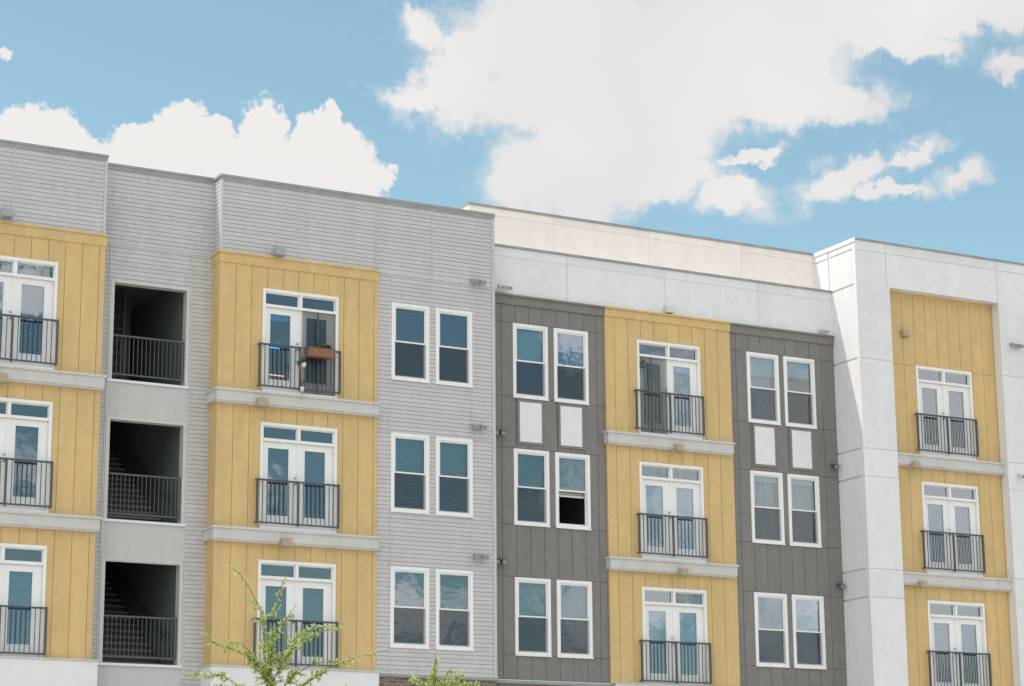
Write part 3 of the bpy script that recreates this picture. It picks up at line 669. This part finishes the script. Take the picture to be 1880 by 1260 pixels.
flood('lamp_white', (21.42, YC0-.002, -2.76), 'pale floodlight on the white pier at the right picture edge, lower', 1)

# ------------------------------------------------------------------ things on and behind the balconies
def leafblob(mb, c, r, n, size, flat=1.):
    for _ in range(n):
        d = Vector((random.gauss(0, 1), random.gauss(0, 1), random.gauss(0, 1))).normalized()*r*random.random()**.5
        p = Vector(c)+Vector((d.x, d.y, d.z*flat)); leaf(mb, p, Vector((random.gauss(0, 1), random.gauss(0, 1), random.gauss(0, .8))).normalized(), size*random.uniform(.6, 1.3))
def leaf(mb, p, d, s, w=.36):
    sd_ = d.cross(Vector((random.gauss(0, 1), random.gauss(0, 1), random.gauss(0, 1)))).normalized()*s*w/2
    i = len(mb.v); q = p+d*s*.5; mb.v += [tuple(p), tuple(q+sd_), tuple(p+d*s), tuple(q-sd_)]; mb.f.append((i, i+1, i+2, i+3))
t = thing('planter_box', 'brown wooden planter box hooked over the top balcony rail', 'planter', (1.32, -.20, -1.53))
a = MB(); a.box(-.31, .31, -.17, -.15, 0, .19); a.box(-.31, .31, .01, .03, 0, .19); a.box(-.31, -.29, -.15, .01, 0, .19); a.box(.29, .31, -.15, .01, 0, .19); a.box(-.29, .29, -.15, .01, 0, .15)
a.box(-.325, .325, -.185, .04, .19, .205); a.build('box', 'wood', t)
a = MB()
for k in range(6):
    x = -.26+k*.104
    for sgn in (1, -1):
        i = len(a.v); x2 = x+.104*1
        xa, xb = (x, x2) if sgn > 0 else (x2, x)
        a.v += [(xa-.006, -.176, .01), (xa+.006, -.176, .01), (xb+.006, -.176, .18), (xb-.006, -.176, .18)]; a.f.append((i, i+1, i+2, i+3))
a.build('lattice', 'card', t)
a = MB()
for x in (-.2, .2): a.box(x-.012, x+.012, .031, .036, 0, .24)
a.build('hook', 'iron', t)
p = MB(); leafblob(p, (.05, -.07, .24), .12, 260, .06, .6); leafblob(p, (.2, -.07, .25), .08, 160, .06, .7); p.build('plant', 'herb', t)
t = thing('hanging_planter', 'small potted plant in cord hanger tied to the middle of the top railing', 'hanging plant', (.905, -.21, -1.33))
a = MB()
for dx in (-.05, .05): a.tube([(0, -.0, 0), (dx, -.02, -.25), (dx*.4, -.02, -.62), (0, -.02, -.9)], .007, 5)
a.tube([(0, -.02, -.9), (0, -.02, -1.22)], .008, 5); a.build('cord', 'rope', t)
a = MB(); a.lathe((0.03, -.03, -.46), [(.03, 0), (.055, .06), (.06, .1), (.05, .105)]); a.build('pot', 'pot', t, smooth=True)
a = MB(); a.lathe((0, -.03, -1.02), [(.035, 0), (.05, .09), (.05, .1), (.04, .1)]); a.build('pot', 'pot', t, smooth=True)
p = MB(); leafblob(p, (.0, -.03, -.32), .09, 130, .06); leafblob(p, (-.1, -.03, -.36), .05, 40, .06); leafblob(p, (.0, -.03, -.8), .05, 40, .05, 2); p.build('foliage', 'herb', t)
def door_screen(x0, x1, z0, z1, y, label, strap=.52):
    t = thing('door_screen', label, 'door screen', ((x0+x1)/2, y, z0), 'mesh screens hung in the doorways'); w = x1-x0; h = z1-z0
    a = MB(); n = 16
    for i in range(n):
        u, v = i/n, (i+1)/n
        a.quad((-w/2+w*u, .008*math.sin(u*17), 0), (-w/2+w*v, .008*math.sin(v*17), 0), (-w/2+w*v, .008*math.sin(v*17), h), (-w/2+w*u, .008*math.sin(u*17), h))
    a.build('mesh_panel', 'curtain', t)
    a = MB(); xs_ = -w/2+w*strap; a.box(xs_-.014, xs_+.014, -.02, -.010, 0, h); a.build('closing_strap', 'iron', t)
door_screen(.975, 1.795, -2.35, -.42, -.035, 'dark mesh screen over the right door leaf behind the planter box', .47)
door_screen(xB+.07, xB+.86, -2.35, -.42, YB-.065, 'dark mesh screen over the left door leaf of the middle mustard bay', .42)
t = thing('lantern', 'small dark lantern hanging at the top left of the screened middle doorway', 'lantern', (xB+.15, YB-.12, -.45))
a = MB(); a.tube([(0, 0, 0), (0, 0, -.05)], .006, 6); a.lathe((0, 0, -.12), [(.075, 0), (.03, .05), (.012, .075)], 6); a.build('cap', 'iron', t)
a = MB(); a.lathe((0, 0, -.27), [(.045, 0), (.06, .01), (.065, .145), (.05, .15)], 6); a.build('body', 'iron', t)
for zz, m_, x0, x1, nm, lb in ((-1.31, 'led_blue', .26, .50, 'light_strip', 'glowing blue light strip inside the top left balcony door'), (-1.94, 'led_orange', .24, .62, 'light_strip', 'glowing orange light strip inside the top left balcony door')):
    a = MB(); a.tube([(x0, .16, zz), (x1, .16, zz-.01)], .010, 6); o = a.build(nm, m_); o['label'] = lb; o['category'] = 'light strip'
for i, (x, z, r) in enumerate(((.27, -1.12, .06), (.49, -1.17, .045), (.60, -1.12, .07))):
    a = MB(); a.lathe((0, 0, -r), [(.02, 0), (r*.8, r*.4), (r, r), (r*.8, r*1.6), (.02, r*2)], 12); a.tube([(0, 0, r), (0, 0, .9)], .004, 5)
    o = a.build('pendant_globe', 'pot', smooth=True); o.location = (x, .42, z)
    o['category'] = 'lamp'; o['label'] = ['pale globe pendant nearest the door jamb in the top left doorway', 'smallest pale globe pendant, between two others behind the door glass', 'largest pale globe pendant above the blue light strip'][i]; o['group'] = 'pendant globes behind the door glass'
a = MB(); a.box(-.30, .30, -.05, .05, 0, .16); o = a.build('cardboard_box', 'card', bevel=.006); o.location = (3.70, .2, ZW+FL[1]-1.755)
o['label'] = 'long brown box on the sill behind the second floor window left of the corner'; o['category'] = 'box'
for i, (dx, hh, rr) in enumerate(((-.27, .09, .03), (-.12, .08, .035), (.08, .11, .025), (.22, .09, .03))):
    a = MB(); a.lathe((0, 0, 0), [(rr, 0), (rr, hh*.6), (rr*.5, hh*.8), (rr*.5, hh)], 10); o = a.build('bottle', 'pot', smooth=True); o.location = (8.35+dx, YB+.09, ZW+FL[2]-1.75)
    o['label'] = 'small pale bottle on the sill of the lowest window beside the middle mustard bay'; o['category'] = 'bottle'; o['group'] = 'bottles on the window sill'

# ------------------------------------------------------------------ trees
SH1 = [[(-9.14, -22.93, -11.24), (-9.22, -23.04, -10.65), (-9.23, -23.14, -10.24), (-9.2, -23.23, -10.01), (-9.17, -23.28, -9.85)], [(-9.2, -22.91, -11.18), (-9.27, -22.98, -10.53), (-9.33, -22.99, -10.17), (-9.44, -22.93, -9.93), (-9.52, -22.86, -9.78), (-9.63, -22.77, -9.67)], [(-9.22, -22.98, -10.89), (-9.47, -23.0, -10.69), (-9.68, -23.02, -10.62), (-9.86, -23.05, -10.58), (-10.05, -23.08, -10.48)], [(-9.25, -22.88, -11.18), (-9.45, -22.71, -11.0), (-9.58, -22.56, -10.87), (-9.75, -22.36, -10.86), (-9.92, -22.16, -10.83)], [(-9.17, -22.99, -10.95), (-9.07, -23.19, -10.66), (-8.96, -23.37, -10.51), (-8.83, -23.54, -10.43), (-8.67, -23.7, -10.43)], [(-9.16, -23.04, -10.77), (-9.02, -23.08, -10.56), (-8.87, -23.11, -10.41), (-8.69, -23.13, -10.34), (-8.45, -23.17, -10.34)], [(-9.04, -22.98, -11.24), (-8.9, -23.26, -10.99), (-8.75, -23.51, -10.84), (-8.55, -23.77, -10.75), (-8.31, -24.05, -10.67)], [(-9.13, -22.96, -11.12), (-8.96, -23.08, -10.89), (-8.77, -23.18, -10.76), (-8.58, -23.26, -10.73), (-8.37, -23.32, -10.78)], [(-9.14, -22.93, -11.24), (-9.43, -22.84, -11.09), (-9.61, -22.8, -11.02), (-9.78, -22.75, -11.02), (-9.95, -22.69, -11.04)], [(-9.21, -23.01, -10.77), (-9.2, -23.03, -10.53), (-9.11, -23.05, -10.41), (-9.03, -23.09, -10.23), (-8.95, -23.11, -10.11)], [(-9.08, -22.94, -11.3), (-8.78, -23.0, -11.17), (-8.53, -23.03, -11.05), (-8.28, -23.04, -10.99)], [(-9.18, -22.97, -11.0), (-9.38, -23.01, -10.81), (-9.46, -23.09, -10.67), (-9.62, -23.13, -10.56), (-9.77, -23.14, -10.57)]]
SH2 = [[(-7.54, -23.75, -11.43), (-7.6, -23.83, -11.02), (-7.62, -23.87, -10.81), (-7.62, -23.91, -10.69)], [(-7.52, -23.78, -11.37), (-7.47, -23.8, -11.04), (-7.35, -23.8, -10.94), (-7.22, -23.79, -10.86)], [(-7.56, -23.76, -11.37), (-7.71, -23.89, -11.09), (-7.87, -23.97, -10.99), (-7.99, -24.05, -10.97)], [(-7.55, -23.76, -11.37), (-7.47, -23.76, -11.01), (-7.37, -23.71, -10.85), (-7.25, -23.65, -10.82)], [(-7.54, -23.76, -11.3), (-7.55, -23.7, -11.0), (-7.5, -23.66, -10.9), (-7.48, -23.62, -10.84)], [(-7.55, -23.76, -11.3), (-7.68, -23.7, -11.05), (-7.75, -23.68, -10.93), (-7.8, -23.66, -10.9)], [(-7.52, -23.76, -11.3), (-7.38, -23.8, -11.05), (-7.2, -23.85, -10.98), (-7.08, -23.9, -10.97)]]
def tree(base, top, shoots, label, nlow, lowr, dn=1.):
    t = thing('young_tree', label, 'tree', base, 'slender young trees in front of the building')
    bs = Vector(base); tr = MB(); lf = MB(); loc = lambda p: Vector(p)-bs
    T0 = Vector((0, 0, -.2)); T1 = loc(top)
    tr.tube([T0, T0.lerp(T1, .3)+Vector((.05, .02, 0)), T0.lerp(T1, .65)+Vector((-.04, .03, 0)), T1], [.075, .06, .045, .03], 10)
    limbs = MB()
    def shoot(pts, dens=1., r0=.008):
        P = [Vector(p) for p in pts]
        limbs.tube(P, [r0*(1-.8*i/(len(P)-1)) for i in range(len(P))], 5)
        tot = sum((b-a).length for a, b in zip(P, P[1:])); s = 0
        for a, b in zip(P, P[1:]):
            seg = (b-a); n = int(seg.length*(430-300*s/tot)*dens)
            for k in range(n):
                u = k/n; pp = a.lerp(b, u); fr = (s+seg.length*u)/tot
                if fr < .12 and random.random() < .6: continue
                clump = noise.noise(pp*7.)
                if (clump < -.1 - .35*(1-fr) and fr < .8) or random.random() < fr*.3: continue
                d = (seg.normalized()*.6+Vector((random.gauss(0, 1), random.gauss(0, 1), random.gauss(0, .9)))*.6).normalized()
                if random.random() < .22:
                    ln = random.uniform(.04, .13)*(1.25-fr); e = pp+d*ln; limbs.tube([pp, e], [.003, .0015], 3)
                    for q in range(int(ln*200)):
                        v = random.random(); leaf(lf, pp.lerp(e, v), (d+Vector((random.gauss(0, 1), random.gauss(0, 1), random.gauss(0, 1)))*.6).normalized(), random.uniform(.026, .055))
                else:
                    leaf(lf, pp+d*.006, d, random.uniform(.022, .05))
            s += seg.length
    for s_ in shoots: shoot([loc(p) for p in s_], dn)
    for i in range(nlow):     # the crown below the frame: arching shoots from the stem
        h = random.uniform(.35, .93); a = random.uniform(0, 6.283); p0 = T0.lerp(T1, h); ln = lowr*random.uniform(.6, 1)*(1.25-h*.45)
        dv = Vector((math.cos(a), math.sin(a), 0))
        shoot([p0, p0+dv*ln*.35+Vector((0, 0, .2*ln)), p0+dv*ln*.7+Vector((0, 0, .3*ln)), p0+dv*ln+Vector((0, 0, .28*ln))], .7, .016)
    tr.build('trunk', 'bark', t, smooth=True); limbs.build('branches', 'bark', t); lf.build('crown', 'leaf', t)
tree((-9.12, -22.9, GZ), (-9.15, -22.92, -11.15), SH1, 'airy young tree with sparse pale green shoots in front of the left mustard bay', 60, 1.1, .72)
tree((-7.55, -23.72, GZ), (-7.54, -23.74, -11.33), SH2, 'lower young tree whose leafy tip shows beneath the grey siding windows', 60, .8, 1.7)

# ------------------------------------------------------------------ ground
def sheet(name, m, x0, x1, y0, y1, z, th=0.):
    mb = MB()
    if th: mb.box(x0, x1, y0, y1, z-th, z)
    else: mb.quad((x0, y0, z), (x1, y0, z), (x1, y1, z), (x0, y1, z))
    o = mb.build(name, m); o['kind'] = 'structure'; return o
sheet('ground', 'ground', -900, 900, -900, 900, GZ-.02)
sheet('lawn', 'grass', -40, 60, -25.5, -21.0, GZ+.0)
sheet('road', 'asphalt', -200, 200, -42, -32, GZ-.016)
sheet('pavement', 'ground', -200, 200, -31.9, -28, GZ+.11, .14)
for k in range(-20, 20):
    pass
mb = MB()
for k in range(-20, 20): mb.quad((k*6, -37.1, GZ-.012), (k*6+3, -37.1, GZ-.012), (k*6+3, -36.95, GZ-.012), (k*6, -36.95, GZ-.012))
o = mb.build('road_marking', 'trim'); o['kind'] = 'structure'
